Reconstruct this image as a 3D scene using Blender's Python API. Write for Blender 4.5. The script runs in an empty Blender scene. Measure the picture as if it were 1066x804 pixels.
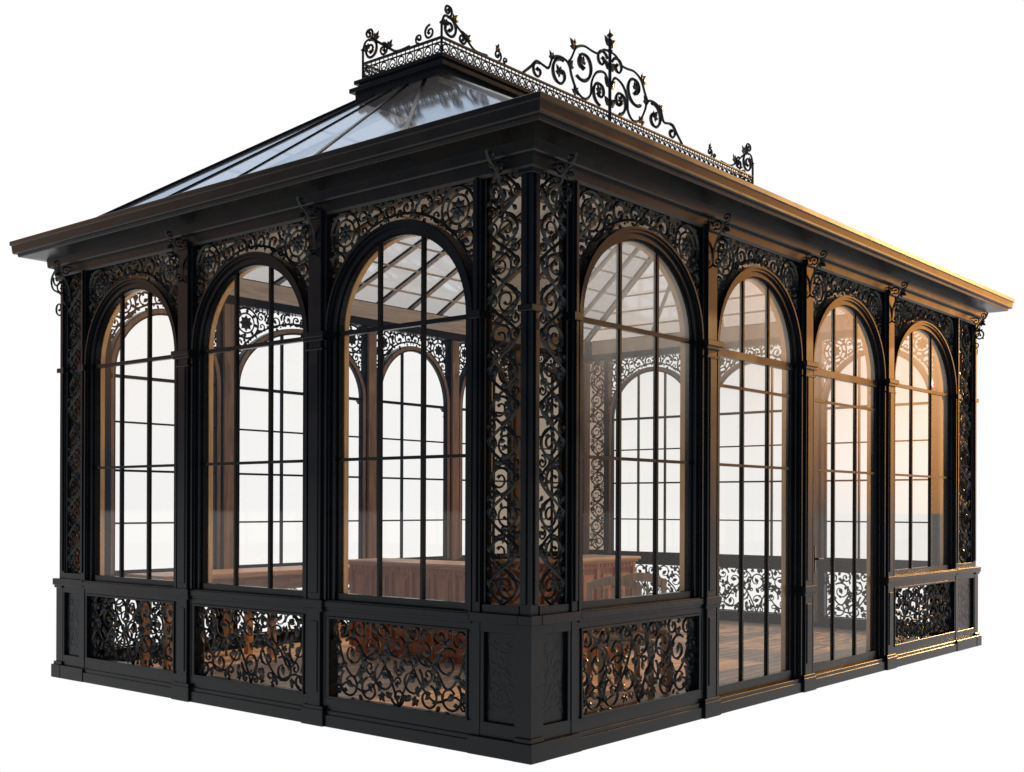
import bpy, bmesh, math, random
from mathutils import Vector, Matrix
sin,cos,pi=math.sin,math.cos,math.pi
W,L=8.22,5.60
ZS=2.85; RZ=.61; ZF=3.71; ZT=3.86; ZE=4.03; EO=.336
SILL=.88
scene=bpy.context.scene
# ---------------------------------------------------------------- materials
def mat(name):
    m=bpy.data.materials.new(name); m.use_nodes=True
    nt=m.node_tree; nt.nodes.clear()
    out=nt.nodes.new('ShaderNodeOutputMaterial')
    return m,nt,out
def metal(name,c1,c2,rough=.42,spec=.35,bump=.15,scale=30):
    m,nt,out=mat(name); N=nt.nodes.new; Lk=nt.links.new
    b=N('ShaderNodeBsdfPrincipled')
    n=N('ShaderNodeTexNoise'); n.inputs['Scale'].default_value=3.5; n.inputs['Detail'].default_value=8
    n2=N('ShaderNodeTexNoise'); n2.inputs['Scale'].default_value=scale; n2.inputs['Detail'].default_value=6
    r=N('ShaderNodeValToRGB'); r.color_ramp.elements[0].position=.35; r.color_ramp.elements[1].position=.7
    r.color_ramp.elements[0].color=(*c1,1); r.color_ramp.elements[1].color=(*c2,1)
    mr=N('ShaderNodeMapRange'); mr.inputs[3].default_value=rough-.08; mr.inputs[4].default_value=rough+.12
    bp=N('ShaderNodeBump'); bp.inputs['Strength'].default_value=bump; bp.inputs['Distance'].default_value=.006
    geo=N('ShaderNodeNewGeometry')
    Lk(geo.outputs['Position'],n.inputs['Vector']); Lk(geo.outputs['Position'],n2.inputs['Vector'])
    Lk(n.outputs['Fac'],r.inputs['Fac']); Lk(r.outputs['Color'],b.inputs['Base Color'])
    Lk(n.outputs['Fac'],mr.inputs[0]); Lk(mr.outputs[0],b.inputs['Roughness'])
    Lk(n2.outputs['Fac'],bp.inputs['Height']); Lk(bp.outputs['Normal'],b.inputs['Normal'])
    b.inputs['Specular IOR Level'].default_value=spec
    Lk(b.outputs[0],out.inputs[0]); return m
def glass(name,tint,gloss=1.0,haze=0.0,hcol=(.8,.8,.8),gcol=(1,1,1),base=.045,rough=.03,zgrad=None,var=.4):
    m,nt,out=mat(name); N=nt.nodes.new; Lk=nt.links.new
    tr=N('ShaderNodeBsdfTransparent'); tr.inputs[0].default_value=(*tint,1)
    gl=N('ShaderNodeBsdfGlossy'); gl.inputs['Roughness'].default_value=rough; gl.inputs[0].default_value=(*[gloss*c for c in gcol],1)
    lw=N('ShaderNodeLayerWeight'); lw.inputs[0].default_value=.5
    pw=N('ShaderNodeMath'); pw.operation='POWER'; pw.inputs[1].default_value=4.5; Lk(lw.outputs['Facing'],pw.inputs[0])
    ma=N('ShaderNodeMath'); ma.operation='MULTIPLY_ADD'; ma.inputs[1].default_value=.98-base; ma.inputs[2].default_value=base; Lk(pw.outputs[0],ma.inputs[0])
    mx=N('ShaderNodeMixShader'); Lk(ma.outputs[0],mx.inputs[0]); 
    if haze>0:
        d=N('ShaderNodeBsdfTranslucent'); d.inputs[0].default_value=(*hcol,1)
        d2=N('ShaderNodeBsdfDiffuse'); d2.inputs[0].default_value=(*hcol,1)
        md=N('ShaderNodeMixShader'); Lk(d.outputs[0],md.inputs[1]); Lk(d2.outputs[0],md.inputs[2])
        geo=N('ShaderNodeNewGeometry'); n=N('ShaderNodeTexNoise'); n.inputs['Scale'].default_value=1.3; n.inputs['Detail'].default_value=6
        Lk(geo.outputs['Position'],n.inputs['Vector'])
        mr=N('ShaderNodeMapRange'); mr.inputs[1].default_value=.3; mr.inputs[2].default_value=.7; mr.inputs[3].default_value=haze*(1-var); mr.inputs[4].default_value=haze*(1+var)
        Lk(n.outputs['Fac'],mr.inputs[0]); fac=mr.outputs[0]
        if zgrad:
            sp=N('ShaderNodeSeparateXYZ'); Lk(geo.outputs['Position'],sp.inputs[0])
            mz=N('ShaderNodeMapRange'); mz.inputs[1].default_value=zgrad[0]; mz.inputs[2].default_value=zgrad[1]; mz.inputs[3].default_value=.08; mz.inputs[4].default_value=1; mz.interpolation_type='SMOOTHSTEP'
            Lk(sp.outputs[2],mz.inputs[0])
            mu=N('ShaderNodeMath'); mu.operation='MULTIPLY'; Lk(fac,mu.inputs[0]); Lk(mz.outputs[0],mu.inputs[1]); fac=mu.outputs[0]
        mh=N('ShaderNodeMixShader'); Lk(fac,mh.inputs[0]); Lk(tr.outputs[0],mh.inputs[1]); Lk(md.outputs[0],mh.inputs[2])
        Lk(mh.outputs[0],mx.inputs[1])
    else: Lk(tr.outputs[0],mx.inputs[1])
    Lk(gl.outputs[0],mx.inputs[2]); Lk(mx.outputs[0],out.inputs[0]); return m
def wood(name,c1,c2,plank=0,rough=.45,ax=0,bump=.06):
    m,nt,out=mat(name); N=nt.nodes.new; Lk=nt.links.new
    b=N('ShaderNodeBsdfPrincipled'); geo=N('ShaderNodeNewGeometry')
    mp=N('ShaderNodeMapping'); mp.inputs['Scale'].default_value={0:(1.2,14,14),1:(14,1.2,14),2:(14,14,1.2)}[ax]
    n=N('ShaderNodeTexNoise'); n.inputs['Scale'].default_value=2; n.inputs['Detail'].default_value=9; n.inputs['Distortion'].default_value=.6
    Lk(geo.outputs['Position'],mp.inputs[0]); Lk(mp.outputs[0],n.inputs['Vector'])
    r=N('ShaderNodeValToRGB'); r.color_ramp.elements[0].position=.3; r.color_ramp.elements[1].position=.72
    r.color_ramp.elements[0].color=(*c1,1); r.color_ramp.elements[1].color=(*c2,1)
    Lk(n.outputs['Fac'],r.inputs['Fac']); col=r.outputs['Color']
    if plank:
        br=N('ShaderNodeTexBrick'); br.inputs['Scale'].default_value=1; br.inputs['Brick Width'].default_value=1.6; br.inputs['Row Height'].default_value=.13
        br.inputs['Mortar Size'].default_value=.004; br.inputs['Color1'].default_value=(.85,.85,.85,1); br.inputs['Color2'].default_value=(1.1,1.08,1.05,1); br.inputs['Mortar'].default_value=(.15,.12,.1,1)
        Lk(geo.outputs['Position'],br.inputs['Vector'])
        mm=N('ShaderNodeMix'); mm.data_type='RGBA'; mm.blend_type='MULTIPLY'; mm.inputs[0].default_value=1
        Lk(col,mm.inputs[6]); Lk(br.outputs['Color'],mm.inputs[7]); col=mm.outputs[2]
    Lk(col,b.inputs['Base Color']); b.inputs['Roughness'].default_value=rough
    bp=N('ShaderNodeBump'); bp.inputs['Strength'].default_value=bump; bp.inputs['Distance'].default_value=.01
    Lk(n.outputs['Fac'],bp.inputs['Height']); Lk(bp.outputs['Normal'],b.inputs['Normal'])
    Lk(b.outputs[0],out.inputs[0]); return m
IRON=metal('black_iron',(.0012,.0021,.0033),(.0030,.0045,.0062),rough=.25,spec=.20,bump=.03)
LACE=metal('cast_iron_lace',(.003,.0042,.0045),(.009,.011,.0115),rough=.36,spec=.30,bump=.3,scale=60)
CORN=metal('cornice_iron',(.0022,.0021,.0021),(.0068,.0056,.0046),rough=.27,spec=.24,bump=.03)
GLASS=glass('window_glass',(.99,.982,.97),.9)
GLASSHAZE=glass('painted_haze_glass',(.99,.978,.955),.45,haze=.42,hcol=(1,.93,.80),zgrad=(1.9,3.2))  # warm reflected light painted as haze, stronger in the upper panes
SPG=glass('amber_glass',(.36,.29,.22),.5,haze=.10,hcol=(.35,.22,.13))
ROOFG=glass('roof_glass',(.92,.92,.91),.95,haze=.30,hcol=(.95,.91,.85),gcol=(.54,.67,.86),base=.36,rough=.08,var=.12)
FLOORM=wood('floor_planks',(.68,.48,.33),(.93,.74,.56),plank=1,rough=.5)
WOODM=wood('oak_wood',(.46,.25,.14),(.74,.48,.30))
WOODY=wood('oak_wood_lengthwise',(.46,.25,.14),(.74,.48,.30),ax=1)
WOODV2=wood('oak_panel_wood',(.34,.105,.045),(.64,.27,.125),ax=2)
CHAIRM=wood('cane_wood',(.38,.22,.12),(.62,.40,.24),ax=2)
WOODV=wood('post_lining_wood',(.17,.105,.062),(.38,.255,.165),ax=2)
RAFT=wood('pale_rafter_wood',(.52,.43,.33),(.78,.68,.56))
SUNJAMB=wood('painted_sun_jamb',(.50,.27,.09),(.72,.43,.16),ax=2,rough=.3)  # golden colour stands in for sunlight on the window jambs
BRASS=metal('dark_bronze',(.02,.016,.01),(.04,.03,.02),rough=.3,spec=.5)

# ---------------------------------------------------------------- mesh builder
class MB:
    def __init__(s): s.v=[]; s.f=[]
    def add(s,vs,fs):
        k=len(s.v); s.v+=vs; s.f+=[tuple(i+k for i in f) for f in fs]
    def box(s,a0,a1,b0,b1,c0,c1):
        s.add([(a0,b0,c0),(a1,b0,c0),(a1,b1,c0),(a0,b1,c0),(a0,b0,c1),(a1,b0,c1),(a1,b1,c1),(a0,b1,c1)],
              [(0,3,2,1),(4,5,6,7),(0,1,5,4),(1,2,6,5),(2,3,7,6),(3,0,4,7)])
    def merge(s,o,dt=0,mir=False):
        s.add([((-x if mir else x)+dt,y,z) for x,y,z in o.v],o.f)
    def rod(s,pts,w=.011,o=0,d=None,closed=False,taper=False):
        if d is None: d=w*1.1
        n=len(pts); vs=[]
        for i,(t,z) in enumerate(pts):
            if closed: p=pts[i-1]; q=pts[(i+1)%n]
            else: p=pts[max(0,i-1)]; q=pts[min(n-1,i+1)]
            dx,dz=q[0]-p[0],q[1]-p[1]; l=math.hypot(dx,dz) or 1
            nx,nz=-dz/l,dx/l
            ww=w*(1-.45*i/(n-1)) if taper else w
            vs+=[(t+nx*ww,o,z+nz*ww),(t,o+d,z),(t-nx*ww,o,z-nz*ww),(t,o-d,z)]
        fs=[]
        for i in range(n if closed else n-1):
            a=4*i; b=4*((i+1)%n)
            for j in range(4): fs.append((a+j,a+(j+1)%4,b+(j+1)%4,b+j))
        if not closed: fs+=[(0,1,2,3),(4*n-1,4*n-2,4*n-3,4*n-4)]
        s.add(vs,fs)
    def smooth_rod(s,P,w=.011,o=0,k=6):
        out=[]; n=len(P)
        for i in range(n-1):
            p0=P[max(0,i-1)];p1=P[i];p2=P[i+1];p3=P[min(n-1,i+2)]
            for j in range(k):
                u=j/k
                out.append(tuple(.5*((2*p1[c])+(-p0[c]+p2[c])*u+(2*p0[c]-5*p1[c]+4*p2[c]-p3[c])*u*u+(-p0[c]+3*p1[c]-3*p2[c]+p3[c])*u**3) for c in (0,1)))
        out.append(P[-1]); s.rod(out,w,o)
    def leaf(s,t,z,ang,ln,w,o=0,d=.011):
        c,sn=cos(ang),sin(ang)
        def P(a,b,oo=0): return (t+a*c-b*sn,o+oo,z+a*sn+b*c)
        s.add([P(0,0),P(ln*.3,w*.5),P(ln*.62,w*.42),P(ln,0),P(ln*.62,-w*.42),P(ln*.3,-w*.5),P(ln*.42,0,d),P(ln*.42,0,-d)],
              [(i,(i+1)%6,6) for i in range(6)]+[((i+1)%6,i,7) for i in range(6)])
    def leaf3(s,t,z,ang,ln,o=0):
        for da,k in ((0,1),(.8,.78),(-.8,.78),(1.7,.5),(-1.7,.5)): s.leaf(t,z,ang+da,ln*k,ln*k*.58,o,.010)
    def ring(s,t,z,r,w=.01,o=0,n=None):
        n=n or max(10,int(14+r*60))
        s.rod([(t+r*cos(2*pi*i/n),z+r*sin(2*pi*i/n)) for i in range(n)],w,o,closed=True)
    def spiral(s,t,z,r,a0,sg=1,turns=1.4,w=.011,o=0,leaves=True,rng=random):
        n=int(12+turns*16); pts=[]
        for i in range(n+1):
            k=i/n; a=a0+sg*turns*2*pi*k; rr=r*(1-.78*k)
            pts.append((t+rr*cos(a),z+rr*sin(a)))
        s.rod(pts,w,o,taper=True)
        e=pts[-1]; s.blob(e[0],e[1],max(w*1.5,r*.15),o)
        if leaves:
            for k in (.12,.35,.55):
                i=int(k*n); p=pts[i]; q=pts[i+1]
                an=math.atan2(q[1]-p[1],q[0]-p[0])-sg*.9
                s.leaf(p[0],p[1],an,r*.5,r*.30,o)
    def blob(s,t,z,r,o=0):
        vs=[(t,o,z+r),(t,o,z-r)]
        for i in range(6): vs.append((t+r*cos(i*pi/3),o+r*sin(i*pi/3),z))
        s.add(vs,[(0,2+i,2+(i+1)%6) for i in range(6)]+[(1,2+(i+1)%6,2+i) for i in range(6)])
    def rosette(s,t,z,r,o=0,n=8):
        for i in range(n): s.leaf(t,z,2*pi*i/n,r,r*.6,o)
        s.blob(t,z,r*.28,o)
    def band(s,inn,out,o0,o1):
        n=len(inn); vs=[]
        for a,b in zip(inn,out):
            vs+=[(a[0],o0,a[1]),(b[0],o0,b[1]),(b[0],o1,b[1]),(a[0],o1,a[1])]
        fs=[]
        for i in range(n-1):
            a=4*i;b=a+4
            for j in range(4): fs.append((a+j,a+(j+1)%4,b+(j+1)%4,b+j))
        fs+=[(0,1,2,3),(4*n-1,4*n-2,4*n-3,4*n-4)]
        s.add(vs,fs)
coll=scene.collection
def finish(name,mb,m,parent=None,T=None,smooth=False,label=None,bevel=0):
    pts=[Vector(T(*v)) if T else Vector(v) for v in mb.v]
    lo=Vector([min(p[i] for p in pts) for i in range(3)]); hi=Vector([max(p[i] for p in pts) for i in range(3)])
    c=(lo+hi)/2; c.z=lo.z
    me=bpy.data.meshes.new(name); me.from_pydata([p-c for p in pts],[],mb.f)
    bm=bmesh.new(); bm.from_mesh(me)
    bmesh.ops.recalc_face_normals(bm,faces=bm.faces)
    if bevel: 
        ed=[e for e in bm.edges if len(e.link_faces)==2 and e.calc_face_angle(0)>.5]
        bmesh.ops.bevel(bm,geom=ed,offset=bevel,segments=1,affect='EDGES',clamp_overlap=True)
    bm.to_mesh(me); bm.free()
    me.materials.append(m)
    if smooth:
        for p in me.polygons: p.use_smooth=True
    ob=bpy.data.objects.new(name,me); coll.objects.link(ob)
    if parent is not None:
        ob.parent=parent
        pl=Vector((0,0,0)); q=parent
        while q is not None: pl+=Vector(q.location); q=q.parent
        ob.location=c-pl
    else: ob.location=c
    if label: ob['label']=label
    return ob
def empty(name,loc,label=None,cat=None,parent=None):
    e=bpy.data.objects.new(name,None); coll.objects.link(e); e.location=loc
    e.empty_display_size=.3
    if parent is not None: e.parent=parent; e.location=Vector(loc)-parent.location
    if label: e['label']=label
    if cat: e['category']=cat
    return e
PAV=empty('glass_pavilion',(W/2,L/2,0),'ornate black cast iron glass garden pavilion with arched windows','pavilion')

# ---------------------------------------------------------------- ornament
def draw_pack(mb,C,seed,o=0,w=.011,sym=True):
    rng=random.Random(seed)
    for t,z,r in C:
        one=MB(); a=rng.uniform(0,2*pi); sg=rng.choice((-1,1))
        if r>.132:
            one.ring(t,z,r*.98,w,o); one.rosette(t,z,r*.55,o); one.ring(t,z,r*.64,w*.8,o)
            for i in range(8): one.leaf(t+r*.65*cos(i*pi/4),z+r*.65*sin(i*pi/4),i*pi/4+.6,r*.36,r*.24,o)
        elif r>.055:
            n=20; P=[(t+r*1.04*(1-.6*i/n)*cos(a+sg*6.6*i/n),z+r*1.04*(1-.6*i/n)*sin(a+sg*6.6*i/n)) for i in range(n+1)]
            one.rod(P,w,o,taper=True)
            e=P[-1]; one.leaf(e[0],e[1],math.atan2(z-e[1],t-e[0])+rng.uniform(-.3,.3),r*.8,r*.5,o)
            for j in range(3):
                q=a+sg*(.6+1.9*j); one.leaf(t+r*cos(q)*.95,z+r*sin(q)*.95,q+sg*.9,r*.8,r*.46,o)
            for j in range(2):
                q=a+sg*(1.4+2.4*j); one.leaf(t+r*cos(q)*.8,z+r*sin(q)*.8,q+pi-sg*.8,r*.5,r*.32,o)
        elif r>.03:
            if rng.random()<.5: one.leaf3(t-r*.6*cos(a),z-r*.6*sin(a),a,r*1.5,o)
            else:
                one.spiral(t,z,r*1.08,a,sg,.9,w*.85,o,leaves=False)
                one.leaf(t+r*cos(a),z+r*sin(a),a+rng.uniform(-1,1),r*1.4,r*.9,o)
        else:
            one.leaf(t-r*cos(a),z-r*sin(a),a,r*2.6,r*1.6,o)
        mb.merge(one)
        if sym and t!=0: mb.merge(one,0,True)
def packfill(C,sdf,bbox,radii,seed,tries=260):
    rng=random.Random(seed); t1,z0,z1=bbox
    for r in radii:
        for _ in range(int(tries*(.12/r)**1.1)):
            t=rng.uniform(0,t1); z=rng.uniform(z0,z1)
            if t<r:
                if t<r*.4: t=0
                elif t<r*.97: continue
            if sdf(t,z)<r*.94: continue
            if any(math.hypot(t-a,z-b)<(r+c)*.95 for a,b,c in C): continue
            C.append((t,z,r))
    return C
def rect_panel(hw,z0,z1,seed,radii=(.105,.085,.066,.046,.033,.024),w=.0115,tries=320):
    mb=MB()
    sdf=lambda t,z: min(hw-abs(t),z-z0,z1-z)
    C=packfill([],sdf,(hw,z0,z1),radii,seed,tries)
    draw_pack(mb,C,seed,0,w)
    h=z1-z0
    for s in (1,-1):
        mb.smooth_rod([(0,z0),(s*hw*.12,z0+h*.3),(s*hw*.32,z0+h*.62),(s*hw*.52,z0+h*.5),(s*hw*.68,z0+h*.28),(s*hw*.86,z0+h*.5),(s*hw*.98,z1)],w*.9,-.006)
        mb.smooth_rod([(s*hw*.98,z0),(s*hw*.8,z0+h*.2),(s*hw*.5,z0+h*.12),(s*hw*.25,z0+h*.4),(s*hw*.12,z0+h*.8),(s*hw*.3,z1)],w*.8,-.006)
    return mb
def spandrel(hw,a,rz,seed,z1=ZF,w=.012):
    mb=MB(); z0=ZS+.02
    def sdf(t,z):
        k=math.hypot(t/a,(z-ZS)/rz); d=(k-1)*min(a,rz)
        return min(hw-abs(t),z-z0,z1-z,d)
    R=.15 if hw<.75 else .165
    while sdf(hw-R-.005,z1-R-.005)<R*.9: R-=.005
    C=[(hw-R-.005,z1-R-.005,R)]
    packfill(C,sdf,(hw,z0,z1),(.08,.06,.046,.034,.025,.018,.013),seed,460)
    draw_pack(mb,C,seed,0,w)
    mb.rod([(a*1.03*cos(pi*i/36),ZS+rz*1.05*sin(pi*i/36)) for i in range(1,36)],.010)
    return mb
def vine_strip(hw,z0,z1,seed):
    mb=MB(); rng=random.Random(seed); lam=hw*2.7; n=max(1,round((z1-z0)/lam)); lam=(z1-z0)/n
    N=n*18
    pts=[(hw*.72*sin(2*pi*i/18),z0+(z1-z0)*i/N) for i in range(N+1)]
    mb.rod(pts,.0115)
    mb.rod([(-x*.97,z) for x,z in pts],.0105,o=-.006)
    for k in range(2*n):
        zc=z0+lam*(k+.5)/2*1.0; s=1 if k%2==0 else -1
        mb.spiral(-s*hw*.16,zc,hw*.62,pi/2*s,s,1.6,.0105,leaves=True)
        mb.spiral(s*hw*.64,zc+lam*.02,hw*.32,-pi/2,-s,1.3,.009,leaves=False)
        mb.spiral(s*hw*.66,zc+lam*.24,hw*.28,pi/2,s,1.2,.009,leaves=False)
        for j in range(8):
            an=rng.uniform(0,2*pi); x=rng.uniform(-.8,.8)*hw; ln=hw*.38
            if abs(x+ln*cos(an))>hw*.98: an=pi-an
            mb.leaf(x,zc+rng.uniform(-.25,.25)*lam,an,ln,hw*.22)
    mb.rod([(-hw+.004,z0),(-hw+.004,z1)],.007); mb.rod([(hw-.004,z0),(hw-.004,z1)],.007)
    return mb
cache={}
def cached(key,fn):
    if key not in cache: cache[key]=fn()
    return cache[key]

# ---------------------------------------------------------------- walls
def wallT(O,d,n):
    return lambda t,o,z:(O[0]+t*d[0]+o*n[0],O[1]+t*d[1]+o*n[1],z)
bays_short=[(.46,1.883),(2.083,3.517),(3.717,5.14)]
bays_long=[(.46,2.03),(2.24,3.69),(3.90,5.50),(5.72,7.50)]
bays_back=[(.46,1.74),(1.92,3.79),(3.97,5.24),(5.42,6.50),(6.68,7.76)]
walls=[('left',(0,0),(0,1),(-1,0),L,bays_short,()),
       ('front',(0,0),(1,0),(0,-1),W,bays_long,(1,2)),
       ('back',(0,L),(1,0),(0,1),W,bays_back,()),
       ('end',(W,0),(0,1),(1,0),L,bays_short,())]
def arch_pts(tc,a,rz,z0,n=36):
    P=[(tc-a,z0)]
    for i in range(n+1):
        th=pi-pi*i/n; P.append((tc+a*cos(th),ZS+rz*sin(th)))
    P.append((tc+a,z0)); return P
def build_window(T,t0,t1,door,fw,G):
    tc=(t0+t1)/2; hc=(t1-t0)/2; a=hc-fw; RZ=.705-fw; k2=fw/.095
    z0=.10 if door else SILL+.03
    mb=MB()
    mb.band(arch_pts(tc,a,RZ,z0),arch_pts(tc,hc+.003,RZ+fw+.003,z0),-.070 if fw>.06 else -.04,.012)
    mb.band(arch_pts(tc,a+.050*k2,RZ+.050*k2,z0),arch_pts(tc,hc+.002,RZ+fw+.005,z0),.010,.030)
    mb.band(arch_pts(tc,a+.074*k2,RZ+.076*k2,z0),arch_pts(tc,hc+.001,RZ+fw-.001,z0),.028,.042)
    mb.band(arch_pts(tc,a-.015,RZ-.015,z0),arch_pts(tc,a+.003,RZ+.003,z0),-.052,-.012)
    b=a-.013
    mb.box(tc-b,tc+b,-.056,-.008,z0,z0+(.10 if door else .055))
    if door:
        mb.box(tc-b,tc-b+.035,-.050,-.012,z0+.09,ZS-.03); mb.box(tc+b-.035,tc+b,-.050,-.012,z0+.09,ZS-.03)
        mb.box(tc-b,tc+b,-.062,-.004,ZS-.075,ZS-.015)
    else:
        mb.box(tc-b,tc+b,-.050,-.012,ZS-.026,ZS+.006)
    for zz in ((1.93,) if not door else (1.93,2.55)):
        mb.box(tc-b,tc+b,-.046,-.016,zz-.011,zz+.011)
    for k in (-1,1):
        x=tc+k*a/3*1.0
        zt=ZS+(RZ-.01)*math.sqrt(1-(1/3)**2)
        mb.box(x-.011,x+.011,-.048,-.014,z0+.03,zt)
    if fw<.06:
        for zz in (1.42,2.40): mb.box(tc-b,tc+b,-.044,-.018,zz-.009,zz+.009)
    nm='door' if door else 'window'
    w=finish(nm,mb,IRON,PAV,T)
    g=MB(); P=arch_pts(tc,a,RZ,z0+.03)
    g.add([(p[0],-.031,p[1]) for p in P],[tuple(range(len(P)))])
    finish('glass_pane',g,G,w,T)
    l=MB()
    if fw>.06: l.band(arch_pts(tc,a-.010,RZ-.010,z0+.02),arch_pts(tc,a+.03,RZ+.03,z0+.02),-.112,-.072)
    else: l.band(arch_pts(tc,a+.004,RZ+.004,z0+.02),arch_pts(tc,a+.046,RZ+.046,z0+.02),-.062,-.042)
    finish('sun_glow_liner' if fw>.06 else 'wood_liner',l,SUNJAMB if fw>.06 else WOODV,w,T)  # near windows get an added strip with sunlight in its colour, far ones wood
    if door=='b':
        h=MB(); s=t0+.105
        h.box(s-.016,s+.016,-.012,.016,1.02,1.26)
        h.rod([(s,1.14),(s+.09,1.14)],.008,o=.045); h.box(s-.007,s+.007,.01,.05,1.13,1.15)
        finish('handle',h,BRASS,w,T)
    return a,hc,tc,RZ
def bracket(k=1.0,dz=0,w=.011):
    m=MB(); z=lambda q:3.85+(q-3.85)*k+dz; x=lambda q:.04+(q-.04)*k*.85
    m.smooth_rod([(x(a),z(b)) for a,b in ((.03,3.38),(.05,3.50),(.10,3.60),(.17,3.69),(.25,3.75),(.29,3.82))],w)
    m.spiral(x(.145),z(3.50),.080*k,pi*.75,-1,1.4,w)
    m.spiral(x(.21),z(3.78),.050*k,-pi*.6,1,1.2,w*.9,leaves=False)
    m.spiral(x(.09),z(3.71),.06*k,pi,-1,1.3,w*.9,leaves=False)
    m.spiral(x(.09),z(3.36),.055*k,pi*.8,1,1.3,w*.9,leaves=False)
    m.leaf3(x(.17),z(3.69),-.6,.09*k)
    return m
def big_bracket():
    m=MB()
    m.smooth_rod([(.02,3.84),(.10,3.83),(.20,3.80),(.265,3.72),(.23,3.63),(.13,3.59),(.06,3.53),(.04,3.43),(.03,3.36)],.010)
    m.spiral(.155,3.72,.075,pi*.1,-1,1.2,.010,leaves=False)
    m.spiral(.12,3.44,.080,pi*.9,1,1.3,.010,leaves=False)
    return m
BR=bracket(.78,-.01,.010); BRC=big_bracket()
for wn,O,d,n,LEN,bays,doors in walls:
    T=wallT(O,d,n)
    near=wn in('left','front')
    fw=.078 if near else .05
    posts=[(bays[i][1],bays[i+1][0]) for i in range(len(bays)-1)]
    lin=MB(); lin.box(.2,LEN-.2,-.122,-.096,3.79,3.975)
    finish('inner_beam',lin,RAFT,PAV,T)
    for p0,p1 in posts:
        mb=MB()
        ib=-.09 if near else -.05
        mb.box(p0,p1,ib,.034,.0,ZT-.01)
        c=(p0+p1)/2
        mb.box(c-.068,c+.068,.030,.056,.14,ZT-.06)
        mb.box(c-.044,c+.044,.054,.064,.96,2.74)
        mb.box(c-.044,c+.044,.054,.064,.24,.76)
        mb.box(c-.118,c+.118,-.09,.074,.0,.12); mb.box(c-.108,c+.108,-.089,.066,.11,.145)
        mb.box(c-.112,c+.112,-.0935,.078,SILL-.025,SILL+.035); mb.box(c-.106,c+.106,-.092,.070,SILL-.05,SILL-.023)
        mb.box(c-.120,c+.120,ib-.004,.088,ZS-.03,ZS+.012); mb.box(c-.11,c+.11,ib-.002,.076,ZS-.055,ZS-.028); mb.box(c-.095,c+.095,ib+.001,.068,ZS-.12,ZS-.105)
        mb.box(c-.09,c+.09,ib,.078,ZF-.02,ZF+.03)
        P=finish('post',mb,IRON,PAV,T,bevel=.004)
        lin=MB(); lin.box(p0+.03,p1-.03,ib-.030,ib+.002,.10,3.70)
        finish('wood_lining',lin,WOODV,P,T)
        Tb=(lambda o,t,z,c=c,T=T:T(c+t*1.1,o+.02,z))
        finish('bracket',BR,LACE,P,Tb)
    for bi,(t0,t1) in enumerate(bays):
        dr=bi in doors
        a,hc,tc,rz=build_window(T,t0,t1,('a' if bi==1 else 'b') if dr else None,fw,GLASSHAZE if wn=='front' else GLASS)
        hcr=round(hc,2)
        sp=cached(('sp',hcr,near,bi%2),lambda:spandrel(hc-.008,hc+.012,rz+fw+.017,11+bi%2))
        mb=MB(); mb.merge(sp,tc); S=finish('spandrel_panel',mb,LACE,PAV,(lambda t,o,z,T=T:T(t,o-.005,z)))
        if near:
            P=[(tc+hc*cos(pi-pi*i/24),ZS+(rz+fw-.01)*sin(pi-pi*i/24)) for i in range(25)]
            g=MB(); vs=[(p[0],-.05,p[1]) for p in P]+[(p[0],-.05,ZF) for p in P]
            g.add(vs,[(i,i+1,26+i,25+i) for i in range(24)])
            finish('spandrel_glass',g,SPG,S,T)
        if not dr:
            z0,z1=.215,.79
            lp=cached(('lp',hcr,bi%3),lambda:rect_panel(hc-.045,z0,z1,31+bi))
            mb=MB(); mb.merge(lp,tc)
            fr=MB()
            fr.box(t0-.002,t1+.002,-.06,.03,.10,z0); fr.box(t0-.002,t1+.002,-.06,.03,z1,SILL-.02)
            fr.box(t0-.003,t0+.045,-.058,.028,z0-.002,z1+.002); fr.box(t1-.045,t1+.003,-.058,.028,z0-.002,z1+.002)
            for q in (z0,z1): fr.box(t0+.03,t1-.03,.028,.042,q-.010,q+.010)
            fr.box(t0+.034,t0+.05,.026,.040,z0,z1); fr.box(t1-.05,t1-.034,.026,.040,z0,z1)
            pf=finish('lattice_panel',mb,LACE,PAV,(lambda t,o,z,T=T:T(t,o-.01,z)))
            finish('panel_frame',fr,IRON,pf,T,bevel=.003)
            s=MB(); s.box(t0-.002,t1+.002,-.09,.060,SILL-.016,SILL+.026); s.box(t0-.001,t1+.001,-.085,.046,SILL-.04,SILL-.014)
            s.box(t0,t1,-.08,.048,SILL+.024,SILL+.036)
            finish('sill',s,IRON,PAV,T,bevel=.003)
        b=MB()
        b.box(t0-.001,t1+.001,-.088,.054,0,.09); b.box(t0,t1,-.08,.042,.085,.12)
        finish('threshold' if dr else 'base_rail',b,IRON,PAV,T,bevel=.004)
    e0=bays[0][0]; e1=bays[-1][1]
    pj=.060 if near else .037
    for (q0,q1) in ((.075,e0),(LEN-.075,e1)):
        s=1 if q1>q0 else -1
        lo,hi=min(q0,q1),max(q0,q1)
        st=.07
        m=MB()
        x0,x1=(q1-s*st,q1) 
        m.box(min(x0,x1),max(x0,x1),-.085,.035,.0,ZT-.01)
        m.box(min(x0,x1)-.012,max(x0,x1)+.012,-.09,pj,ZS-.04,ZS+.012)
        if near: m.box(min(x0,x1)+.02,max(x0,x1)-.02,.03,.05,.98,ZF)
        g0,g1=(lo if s>0 else lo+st),(hi-st if s>0 else hi)
        m.box(g0-.003,g1+.003,-.06,.0,.05,SILL)
        m.box(g0,g1,-.02,.03,.10,.215); m.box(g0,g1,-.02,.03,.79,SILL)
        m.box(g0,g0+.03,-.02,.028,.21,.80); m.box(g1-.03,g1,-.02,.028,.21,.80)
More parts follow.
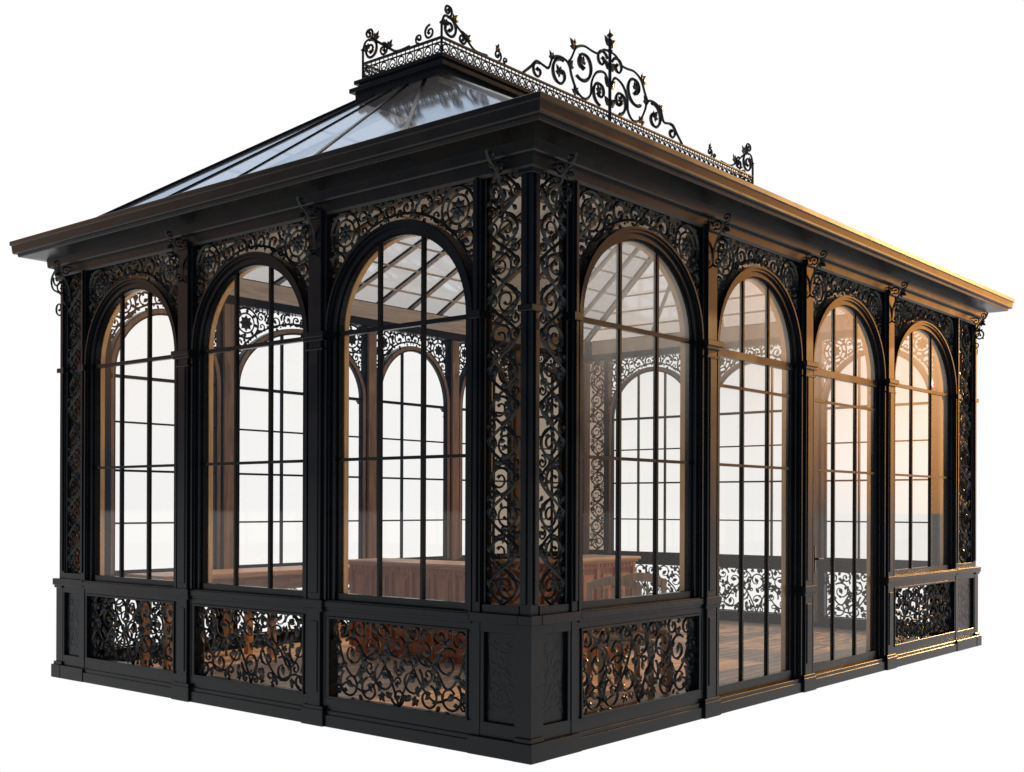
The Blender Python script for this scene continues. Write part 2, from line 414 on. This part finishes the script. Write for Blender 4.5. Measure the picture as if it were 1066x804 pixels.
        m.box(lo-.06,hi+.012,-.09,.060,.0,.12) if s>0 else m.box(lo-.012,hi+.06,-.09,.060,.0,.12)
        m.box(g0-.02,hi+.008,-.09,pj,SILL-.025,SILL+.035) if s>0 else m.box(lo-.008,g1+.02,-.09,pj,SILL-.025,SILL+.035)
        m.box(g0,g1,-.06,.03,ZF,ZT-.01)
        m.box(g0,g1,-.05,.02,SILL+.03,.97)
        cp=finish('corner_pilaster',m,IRON,PAV,T,bevel=.003)
        gw=(g1-g0)/2
        vs=cached(('vs',round(gw,2)),lambda:vine_strip(gw,.97,ZF,3))
        mm=MB(); mm.merge(vs,(g0+g1)/2); finish('lattice_strip',mm,LACE,cp,(lambda t,o,z,T=T:T(t,o-.01,z)))
        g=MB(); g.add([(g0,-.05,.96),(g1,-.05,.96),(g1,-.05,ZF),(g0,-.05,ZF)],[(0,1,2,3)]); finish('strip_glass',g,SPG,cp,T)
        ps=cached(('ps',round(gw,2)),lambda:rect_panel(gw-.045,.26,.75,8,radii=(.06,.045,.034),w=.006))
        mm=MB(); mm.merge(ps,(g0+g1)/2); finish('pedestal_ornament',mm,IRON,cp,(lambda t,o,z,T=T:T(t,o*.12+.0008,z)))
        far=not near
        cb=(.04 if far else .2); cb=cb if s>0 else LEN-cb
        Tb=(lambda o,t,z,c=cb,T=T:T(c+t,o+.0,z)); 
        finish('bracket',BRC if far else BR,LACE,cp,Tb)
for cx,cy,sx,sy in ((0,0,1,1),(W,0,-1,1),(0,L,1,-1),(W,L,-1,-1)):
    TT=lambda x,y,z,cx=cx,cy=cy,sx=sx,sy=sy:(cx+sx*x,cy+sy*y,z)
    m=MB(); m.box(-.012,.076,-.012,.076,0,ZT-.01)
    m.box(-.026,.012,.018,.06,.98,ZF-.02); m.box(.018,.06,-.026,.012,.98,ZF-.02)
    m.box(-.048,.09,-.048,.09,.12,.15); m.box(-.064,.09,-.064,.09,0,.121)
    m.box(-.056,.09,-.056,.09,SILL-.025,SILL+.035); m.box(-.045,.085,-.045,.085,SILL-.05,SILL-.023)
    m.box(-.034,.085,-.034,.085,ZS-.03,ZS+.012); m.box(-.036,.085,-.036,.085,ZF-.03,ZF+.03)
    m.box(-.032,.085,-.032,.085,.14,.84); 
    P=finish('corner_post',m,IRON,PAV,TT,bevel=.004)
    lin=MB(); lin.box(.077,.13,.077,.13,.1,3.68); finish('wood_lining',lin,WOODV,P,TT)

# ---------------------------------------------------------------- cornice
def sweep(prof,name,m,parent):
    mb=MB(); n=len(prof)
    cs=[(0,0,-1,-1),(W,0,1,-1),(W,L,1,1),(0,L,-1,1)]
    for cx,cy,sx,sy in cs:
        for o,z in prof: mb.v.append((cx+sx*o,cy+sy*o,z))
    for k in range(4):
        a=k*n;b=((k+1)%4)*n
        for i in range(n): mb.f.append((a+i,a+(i+1)%n,b+(i+1)%n,b+i))
    return finish(name,mb,m,parent)
prof=[(-.10,3.99),(.25,4.025),(.332,4.032),(.336,4.028),(.336,3.995),(.324,3.988),(.318,3.925),(.312,3.915),(.285,3.912),(.281,3.892),(.275,3.888),(.100,3.866),(.094,3.80),(.086,3.79),(.052,3.786),(.048,3.722),(.03,3.705),(-.09,3.705)]
sweep(prof,'cornice',CORN,PAV)

# ---------------------------------------------------------------- roof
A,B,A2,B2=1.63,2.31,7.15,3.29
ZR0,ZR1,ZP=4.02,5.30,5.46
E=[(-.12,-.12),(W+.12,-.12),(W+.12,L+.12),(-.12,L+.12)]
Q=[(A,B),(A2,B),(A2,B2),(A,B2)]
m=MB()
m.box(A-.05,A2+.05,B-.05,B2+.05,ZR1-.02,ZR1+.05); m.box(A-.09,A2+.09,B-.09,B2+.09,ZR1+.045,ZR1+.085)
m.box(A-.03,A2+.03,B-.03,B2+.03,ZR1+.08,ZP-.03); m.box(A-.06,A2+.06,B-.06,B2+.06,ZP-.035,ZP)
roof=finish('roof',m,IRON,PAV,bevel=.004)
def lerp(p,q,k): return tuple(p[i]+(q[i]-p[i])*k for i in range(len(p)))
def bar(mb,p,q,w,h,dz=0):
    p=Vector(p);q=Vector(q);d=(q-p).normalized(); s=d.cross(Vector((0,0,1))).normalized(); u=s.cross(d)
    vs=[]
    for c in (p,q):
        for a,b in ((-1,-1),(1,-1),(1,1),(-1,1)): vs.append(tuple(c+s*a*w+u*b*h+Vector((0,0,dz))))
    mb.add(vs,[(0,1,2,3),(7,6,5,4)]+[(i,(i+1)%4,4+(i+1)%4,4+i) for i in range(4)])
bars=MB(); gl=MB(); raf=MB()
for k in range(4):
    e0=E[k]+(ZR0,); e1=E[(k+1)%4]+(ZR0,); q0=Q[k]+(ZR1,); q1=Q[(k+1)%4]+(ZR1,)
    gl.add([e0,e1,q1,q0],[(0,1,2,3)])
    N=16 if k%2==0 else 5
    for i in range(1,N):
        bar(bars,lerp(e0,e1,i/N),lerp(q0,q1,i/N),.015,.009); 
        if k!=3: bar(raf,lerp(e0,e1,i/N),lerp(q0,q1,i/N),.013,.014,-.038)
    if k!=3:
        for kk in (.14,.28,.42,.56,.70,.84): bar(raf,lerp(e0,q0,kk),lerp(e1,q1,kk),.010,.010,-.042)
    bar(bars,e0,q0,.024,.014); bar(raf,e0,q0,.02,.02,-.05)
finish('glazing_bar',bars,IRON,roof); finish('roof_glass',gl,ROOFG,roof); finish('rafter',raf,RAFT,roof)

# ---------------------------------------------------------------- cresting
def cT(O,d,n): return lambda t,o,z:(O[0]+t*d[0]+o*n[0],O[1]+t*d[1]+o*n[1],ZP+z)
HB=.165
def crest_band(ln):
    m=MB()
    m.box(0,ln,-.012,.012,.012,.028); m.box(0,ln,-.012,.012,HB-.016,HB); m.box(0,ln,-.008,.008,HB-.05,HB-.042)
    n=round(ln/.105)
    for i in range(n+1):
        x=ln*i/n; m.rod([(x,.0),(x,HB)],.007)
        if i<n:
            c=x+ln/n/2; m.ring(c,.073,.036,.007,n=10); m.rod([(c,.112),(c,HB)],.005)
            m.rod([(x,.03),(c,.073)],.005); m.rod([(x+ln/n,.03),(c,.073)],.005)
    return m
def corner_motif(m,t,s,h=1.0,post=True):
    k=h
    X=lambda a:t+s*a*k
    if post: m.rod([(t,0),(t,HB+.16*k)],.014); m.blob(t,HB+.18*k,.024)
    g=lambda a:a if s>0 else pi-a
    m.spiral(X(.15),HB+.15*k,.14*k,g(pi*.5),-s,1.5,.016,leaves=False)
    m.spiral(X(.12),HB+.37*k,.085*k,g(-pi*.5),s,1.4,.014,leaves=False)
    m.spiral(X(.40),HB+.09*k,.09*k,g(pi*.6),-s,1.4,.014,leaves=False)
    m.smooth_rod([(X(0),HB+.02),(X(.01),HB+.2*k),(X(.07),HB+.29*k),(X(.19),HB+.28*k),(X(.33),HB+.20*k),(X(.50),HB+.06),(X(.66),HB+.005),(X(.9),HB+.01)],.012)
    for a,z,gg in ((.24,.28,.9),(.50,.10,.9),(.10,.17,2.4)): m.leaf3(X(a),HB+z*k,g(gg),.12*k)
def half_center(m,t,s,v):
    hx=.92
    X=lambda a:t+s*a*hx
    def sp(a,z,r,a0,g,tn=1.5,w=.019,lv=False): m.spiral(X(a),HB+z*v,r,a0 if s>0 else pi-a0,g*s,tn,w,leaves=lv)
    sp(.19,.17,.13,-pi*.5,1,1.15,.020); sp(.15,.56,.10,pi*.9,-1,1.1,.018)
    sp(.50,.40,.175,-pi*.3,-1,1.1,.021)
    sp(.90,.17,.15,pi*.6,-1,1.1,.020)
    sp(1.28,.09,.085,pi*.6,-1,1.1,.017)
    m.smooth_rod([(X(a),HB+z*v) for a,z in [(.02,.30),(.10,.42),(.25,.38),(.34,.25),(.36,.10),(.46,.02),(.60,.06),(.70,.20),(.76,.33),(.90,.36),(1.03,.31),(1.10,.18),(1.19,.18),(1.30,.19),(1.40,.10),(1.52,.0)]],.015)
    m.smooth_rod([(X(.02),HB+.70*v),(X(.12),HB+.68*v),(X(.22),HB+.61*v),(X(.33),HB+.60*v),(X(.48),HB+.61*v),(X(.62),HB+.55*v),(X(.70),HB+.42*v),(X(.76),HB+.33*v)],.014)
    for a,z,g,l in ((.50,.40,.9,.12),(.64,.54,.7,.12),(.20,.17,1.2,.09),(.90,.17,.9,.11),(1.03,.30,.9,.09),(.62,.03,1.2,.11),(.74,.30,2.2,.10)):
        m.leaf3(X(a),HB+z*v,g if s>0 else pi-g,l)
crests=[((A,B),(1,0),(0,-1),A2-A,'front'),((A,B),(0,1),(-1,0),B2-B,'left'),((A,B2),(1,0),(0,1),A2-A,'back'),((A2,B),(0,1),(1,0),B2-B,'end')]
for O,d,n,ln,nm in crests:
    m=crest_band(ln)
    if nm=='front':
        corner_motif(m,0,1,.66); corner_motif(m,ln,-1,.85)
        c=2.50
        half_center(m,c,1,.88); half_center(m,c,-1,.88)
        m.rod([(c,0),(c,HB+.74)],.020); m.blob(c,HB+.78,.038); m.blob(c,HB+.62,.034); m.blob(c,HB+.46,.042)
        for z in (.66,.42,.24,.05):
            for s in (1,-1): m.leaf(c,HB+z,pi/2-s*.8,.14,.085)
        m.leaf(c,HB+.66,pi/2,.20,.06)
        for t0 in (.74,4.50):
            m.spiral(t0,HB+.055,.055,-pi/2,1,1.3,.012,leaves=False); m.spiral(t0+.11,HB+.035,.035,-pi/2,-1,1.1,.010,leaves=False); m.leaf3(t0,HB+.10,1.3,.07)
    if nm in('left','end'):
        corner_motif(m,ln,-1,.66)
        m.spiral(.14,HB+.07,.065,pi/2,-1,1.3,.013,leaves=False); m.spiral(.27,HB+.045,.045,-pi/2,1,1.2,.012,leaves=False)
    finish('roof_cresting',m,LACE,PAV,cT(O,d,n))

# ---------------------------------------------------------------- floor
m=MB(); m.box(.02,W-.02,.02,L-.02,.02,.085); finish('floor',m,FLOORM,PAV)

# ---------------------------------------------------------------- furniture
def counter(x0,x1,y0,y1,top,label,WM):
    c=empty('bar_counter',((x0+x1)/2,(y0+y1)/2,.085),label,'counter')
    b=MB(); b.box(x0+.06,x1-.06,y0+.06,y1-.06,.15,top-.045); b.box(x0+.09,x1-.09,y0+.09,y1-.09,.085,.155)
    def panels(a0,a1,put):
        n=max(1,round((a1-a0)/.30))
        for i in range(n+1):
            q=a0+(a1-a0)*i/n; put(q-.022,q+.022,.030,.16,top-.05)
        for i in range(n):
            q0=a0+(a1-a0)*i/n+.022; q1=a0+(a1-a0)*(i+1)/n-.022
            put(q0,q1,.022,top-.10,top-.052); put(q0,q1,.022,.16,.26)
            put(q0+.03,q1-.03,.012,.30,top-.13); put(q0+.055,q1-.055,.026,.325,top-.155)
            for j in range(4):
                e=q0+(q1-q0)*(j+.25)/4; put(e,e+(q1-q0)/8,.034,top-.085,top-.06)
    panels(y0+.085,y1-.085,lambda a,b_,h,z0,z1:b.box(x0+.06-h,x0+.062,a,b_,z0,z1))
    panels(x0+.085,x1-.085,lambda a,b_,h,z0,z1:b.box(a,b_,y0+.06-h,y0+.062,z0,z1))
    finish('cabinet',b,WOODV2,c)
    t=MB(); t.box(x0,x1,y0,y1,top-.03,top); t.box(x0+.02,x1-.02,y0+.02,y1-.02,top-.05,top-.028); finish('counter_top',t,WM,c,bevel=.008)
counter(2.5,3.1,2.6,4.5,1.04,'long brown oak counter with panelled front on plank floor',WOODY)
counter(2.5,4.2,1.95,2.55,1.10,'short brown oak counter beside the long counter',WOODM)
c=empty('wooden_table',(1.75,4.95,.085),'long brown oak table on turned legs by the windows','table')
t=MB(); t.box(.45,3.1,4.62,5.25,.90,.95); t.box(.52,3.03,4.69,5.18,.76,.902)
for i in range(9):
    q=.56+i*.275; t.box(q,q+.21,4.672,4.70,.79,.87)
finish('table_top',t,WOODM,c,bevel=.005)
for x in (.58,1.78,2.97):
    for y in (4.75,5.12):
        lg=MB(); lg.box(x-.035,x+.035,y-.035,y+.035,.085,.76); lg.box(x-.045,x+.045,y-.045,y+.045,.60,.755); finish('leg',lg,WOODM,c,bevel=.006)
def chair(px,py,rot,label):
    c=empty('wooden_chair',(px,py,.085),label,'chair'); c['group']='wooden chairs in the pavilion'
    ca,sa=cos(rot),sin(rot)
    TT=lambda x,y,z:(px+x*ca-y*sa,py+x*sa+y*ca,z+.085)
    s=MB(); s.box(-.23,.23,-.22,.22,.43,.47); s.box(-.20,.20,-.19,.19,.465,.50); finish('seat',s,CHAIRM,c,TT,bevel=.01)
    for x,y in ((-.2,-.19),(.2,-.19),(-.2,.19),(.2,.19)):
        l=MB(); l.box(x-.022,x+.022,y-.022,y+.022,0,.44 if y<0 else .90); finish('leg',l,CHAIRM,c,TT,bevel=.005)
    b=MB()
    n=12
    for i in range(n):
        a0=-.2+.4*i/n; a1=-.2+.4*(i+1)/n; h0=.90+.05*sin(pi*i/n); h1=.90+.05*sin(pi*(i+1)/n)
        b.add([(a0,.175,h0-.07),(a1,.175,h1-.07),(a1,.205,h1-.07),(a0,.205,h0-.07),(a0,.175,h0),(a1,.175,h1),(a1,.205,h1),(a0,.205,h0)],[(0,3,2,1),(4,5,6,7),(0,1,5,4),(1,2,6,5),(2,3,7,6),(3,0,4,7)])
    for x in (-.12,-.06,0,.06,.12): b.box(x-.012,x+.012,.182,.198,.49,.85)
    b.box(-.19,.19,.178,.202,.56,.60)
    finish('backrest',b,CHAIRM,c,TT)
chair(2.00,.70,-.7,'brown wooden chair with slatted back facing the counter')
chair(2.55,.85,-.9,'brown wooden chair with slatted back beside the window')

# ---------------------------------------------------------------- ground
m,nt,out=mat('glowing_white_ground'); em=nt.nodes.new('ShaderNodeEmission')
em.inputs[0].default_value=(1,1,1,1); em.inputs[1].default_value=1.0  # ground emits white itself
nt.links.new(em.outputs[0],out.inputs[0])
g=MB(); n=64
g.add([(W/2+300*cos(2*pi*i/n),L/2+300*sin(2*pi*i/n),-.004) for i in range(n)],[tuple(range(n))])
go=finish('ground',g,m); go['kind']='structure'; go['label']='seamless white ground that glows evenly'

# ---------------------------------------------------------------- world
w=bpy.data.worlds.new('World'); scene.world=w; w.use_nodes=True
nt=w.node_tree; bg=nt.nodes['Background']; N=nt.nodes.new; Lk=nt.links.new
tc=N('ShaderNodeTexCoord')
def lobe(vec,a,b):
    dp=N('ShaderNodeVectorMath'); dp.operation='DOT_PRODUCT'; dp.inputs[1].default_value=vec
    Lk(tc.outputs['Generated'],dp.inputs[0])
    mr=N('ShaderNodeMapRange'); mr.inputs[1].default_value=a; mr.inputs[2].default_value=b; mr.interpolation_type='SMOOTHSTEP'
    Lk(dp.outputs['Value'],mr.inputs[0]); return mr.outputs[0]
def over(prev,col,fac):
    m2=N('ShaderNodeMix'); m2.data_type='RGBA'
    if isinstance(prev,tuple): m2.inputs[6].default_value=prev
    else: Lk(prev,m2.inputs[6])
    m2.inputs[7].default_value=col; Lk(fac,m2.inputs[0]); return m2.outputs[2]
c=over((.12,.17,.25,1),(1.02,1.02,1.02,1),lobe((.768,.640,0),.12,.72))
c=over(c,(2.2,1.1,.45,1),lobe((-.42,.86,.22),.955,1.0))  # added warm patch out of view, gives the left eave a bronze edge
c=over(c,(7.0,2.9,.62,1),lobe((.950,-.235,.22),.950,1.0))  # added orange patch out of view, puts amber glow on the right facade
Lk(c,bg.inputs[0]); bg.inputs[1].default_value=1
sd=bpy.data.lights.new('sun','SUN'); sd.energy=4.6; sd.angle=math.radians(.6); sd.color=(1,.58,.23)
so=bpy.data.objects.new('sun',sd); coll.objects.link(so)
so.rotation_euler=Vector((1,-.075,.25)).to_track_quat('Z','Y').to_euler(); so.location=(15,-5,5)
# ---------------------------------------------------------------- camera
cd=bpy.data.cameras.new('camera'); co=bpy.data.objects.new('camera',cd); coll.objects.link(co)
co.location=(-5.7255,-4.6197,1.6)
R=Matrix.Rotation(-.8763,4,'Z')@Matrix.Rotation(pi/2,4,'X')@Matrix.Rotation(.0034,4,'Z')
co.rotation_euler=R.to_euler()
cd.sensor_width=36; cd.lens=1225.2/1066*36; cd.shift_y=(526.88-402)/1066; cd.clip_end=1000
scene.camera=co
scene.view_settings.view_transform='Standard'; scene.view_settings.look='None'; scene.view_settings.exposure=0
